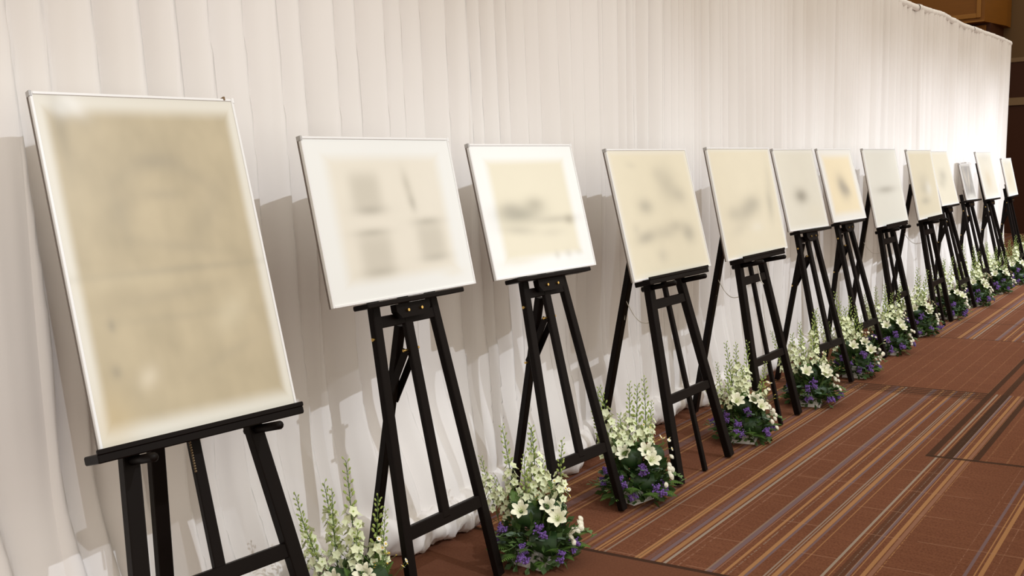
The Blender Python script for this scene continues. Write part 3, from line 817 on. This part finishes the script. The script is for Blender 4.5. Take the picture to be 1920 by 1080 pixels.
def arrangement(k, x, y, label, sc=1.0):
    r = random.Random(100 + k)
    root = empty('flower_arrangement', (x, y, 0), 0)
    root.scale = (sc, sc, sc)
    link('tray', TRAY, root, Matrix.Rotation(r.uniform(-.3,.3), 4, 'Z') @ Matrix.Translation((-.02, .0, 0)))
    fo = link('foliage', FOLI[k % 2], root, Matrix.Rotation(r.uniform(0, 6), 4, 'Z')); fo['kind'] = 'stuff'
    nd = 8
    for j in range(nd):
        p = LV_*(.11 - .17*j/(nd-1) + r.uniform(-.012,.012)) + Vector((.05, .05, 0))*r.uniform(-.6,1.0) + ZZ*.05
        tilt = LV_*(.22 - .34*j/(nd-1)) + Vector((r.uniform(-.07,.07), r.uniform(-.05,.09), 1))
        s = r.uniform(.86, 1.12) * (1.0 if 1 < j < 7 else .82)
        link('delphinium_spike', DELP[(j*2+k) % 5], root, frame_from(tilt, r.uniform(0, 6), p) @ Matrix.Scale(s, 4))
    for j, (l, v, z) in enumerate(((.055,.085,.215),(-.045,.085,.225),(-.06,.10,.19))):
        p = LV_*(l + r.uniform(-.015,.015)) + VV*v + ZZ*(z + r.uniform(-.01,.015))
        link('lily_bloom', LILY[j % 2], root, frame_from(VV*.8 + LV_*(l*4+r.uniform(-.4,.4)) + ZZ*.75, r.uniform(0, 6), p) @ Matrix.Scale(r.uniform(.85,1.05), 4))
    for j in range(8):
        p = LV_*(-.145 + r.uniform(-.018,.03)) + VV*(.075 + r.uniform(-.05,.045)) + ZZ*(.185 - .013*j + r.uniform(-.012,.012))
        link('pompon_bloom', MUM, root, frame_from(-LV_*.8 + VV*.6 + ZZ*.6 + Vector((r.uniform(-.3,.3),)*3), r.uniform(0, 6), p) @ Matrix.Scale(r.uniform(.75,1.1), 4))
    for j, (l, v, z) in enumerate(((.12,.075,.145),(.065,.135,.115),(.0,.125,.165),(.045,.16,.065),(-.075,.14,.075),(-.14,.07,.075),(.15,.03,.10))):
        p = LV_*(l + r.uniform(-.02,.02)) + VV*v + ZZ*(z + r.uniform(-.015,.015))
        link('statice_cluster', STAT[(j+k) % 3], root, frame_from(VV + LV_*l*3 + ZZ*.5, r.uniform(0, 6), p) @ Matrix.Scale(r.uniform(.85,1.15), 4))
    for j, (l, v, z, rz) in enumerate(((.03,.10,.155,.1),(-.085,.085,.165,-.6),(-.02,.13,.055,.2))):
        d = VV*math.cos(rz) + LV_*math.sin(rz)
        M = Matrix.Translation(LV_*l + VV*v + ZZ*z) @ Matrix.Rotation(math.atan2(d.y, d.x) - math.pi/2 + r.uniform(-.3,.3), 4, 'Z') @ Matrix.Scale(.9, 4)
        link('broad_leaf', ASPI, root, M)
    for j in range(5):
        p = LV_*r.uniform(-.10,.0) + VV*r.uniform(-.03,.05) + ZZ*.15
        link('daisy_sprig', DAISY[j % 3], root, frame_from(-LV_*r.uniform(.0,.7) + VV*r.uniform(-.1,.2) + ZZ, r.uniform(0, 6), p) @ Matrix.Scale(r.uniform(.8,1.15), 4))
    for j in range(13):
        an = math.atan2(VV.y, VV.x) + (-2.0 + 4.0*j/12) + r.uniform(-.15,.15)
        p = Vector((math.cos(an)*.07, math.sin(an)*.07, r.uniform(.015,.05)))
        link('fern_frond', FERN, root, Matrix.Translation(p) @ Matrix.Rotation(an - math.pi/2, 4, 'Z') @ Matrix.Rotation(r.uniform(-.10,.25), 4, 'X') @ Matrix.Scale(r.uniform(.55,.85), 4))
    for j in range(7):
        an = r.uniform(0, 6.28)
        p = LV_*r.uniform(-.07,.08) + VV*r.uniform(-.02,.08) + ZZ*r.uniform(.10,.17)
        link('fern_frond', FERN, root, Matrix.Translation(p) @ Matrix.Rotation(an, 4, 'Z') @ Matrix.Rotation(r.uniform(.7,1.25), 4, 'X') @ Matrix.Scale(r.uniform(.55,.8), 4))
    for j in range(4):
        an = math.atan2(LV_.y, LV_.x) + (-.3, .5, .95, 3.0)[j] + r.uniform(-.2,.2)
        p = Vector((math.cos(an)*.07, math.sin(an)*.07, (.05,.10,.07,.08)[j]))
        link('ivy_trail', IVY[j % 2], root, Matrix.Translation(p) @ Matrix.Rotation(an - math.pi/2, 4, 'Z') @ Matrix.Rotation(r.uniform(-.05,.2), 4, 'X') @ Matrix.Scale(.85, 4))
    for j in range(5):
        an = math.atan2(VV.y, VV.x) + (-1.3 + 2.6*j/4)
        p = Vector((math.cos(an)*.075, math.sin(an)*.075, r.uniform(.05,.15)))
        link('eucalyptus_sprig', EUC[j % 2], root, Matrix.Translation(p) @ Matrix.Rotation(an - math.pi/2, 4, 'Z') @ Matrix.Rotation(r.uniform(.0,.5), 4, 'X') @ Matrix.Scale(.75, 4))
    tag(root, label, 'flowers', 'low flower arrangements beside the easels')

FL = [(2.02, 2.27), (2.82, 2.14), (3.63, 2.19), (4.75, 2.185), (5.69, 2.18), (6.61, 2.22), (7.53, 2.27), (8.43, 2.31), (9.46, 2.32), (10.42, 2.31), (11.44, 2.32), (12.35, 2.33), (13.3, 2.33)]
FLAB = ['flower arrangement cut by the bottom edge, between the beige portrait easel and the two-column easel',
  'white, green and purple flower arrangement at the right foot of the two-column board easel',
  'flower arrangement at the right foot of the white-bordered landscape board easel',
  'flower arrangement between the scattered-smudge easel and the lower-smudge easel',
  'flower arrangement at the right foot of the easel with the lower-half smudge board',
  'flower arrangement at the right foot of the easel with the grey spot board',
  'flower arrangement at the right foot of the easel with the peach-tinted board',
  'flower arrangement at the right foot of the easel with the grey band board',
  'flower arrangement at the right foot of the easel with the dark-patched beige board',
  'flower arrangement at the right foot of the easel with the half hidden cream board',
  'flower arrangement at the right foot of the easel with the small glossy picture',
  'flower arrangement beside the second-last easel', 'flower arrangement beside the last easel at the right edge']
for k, ((x, y), lb) in enumerate(zip(FL, FLAB)):
    arrangement(k, x, y, lb, 1.0 if k else .95)
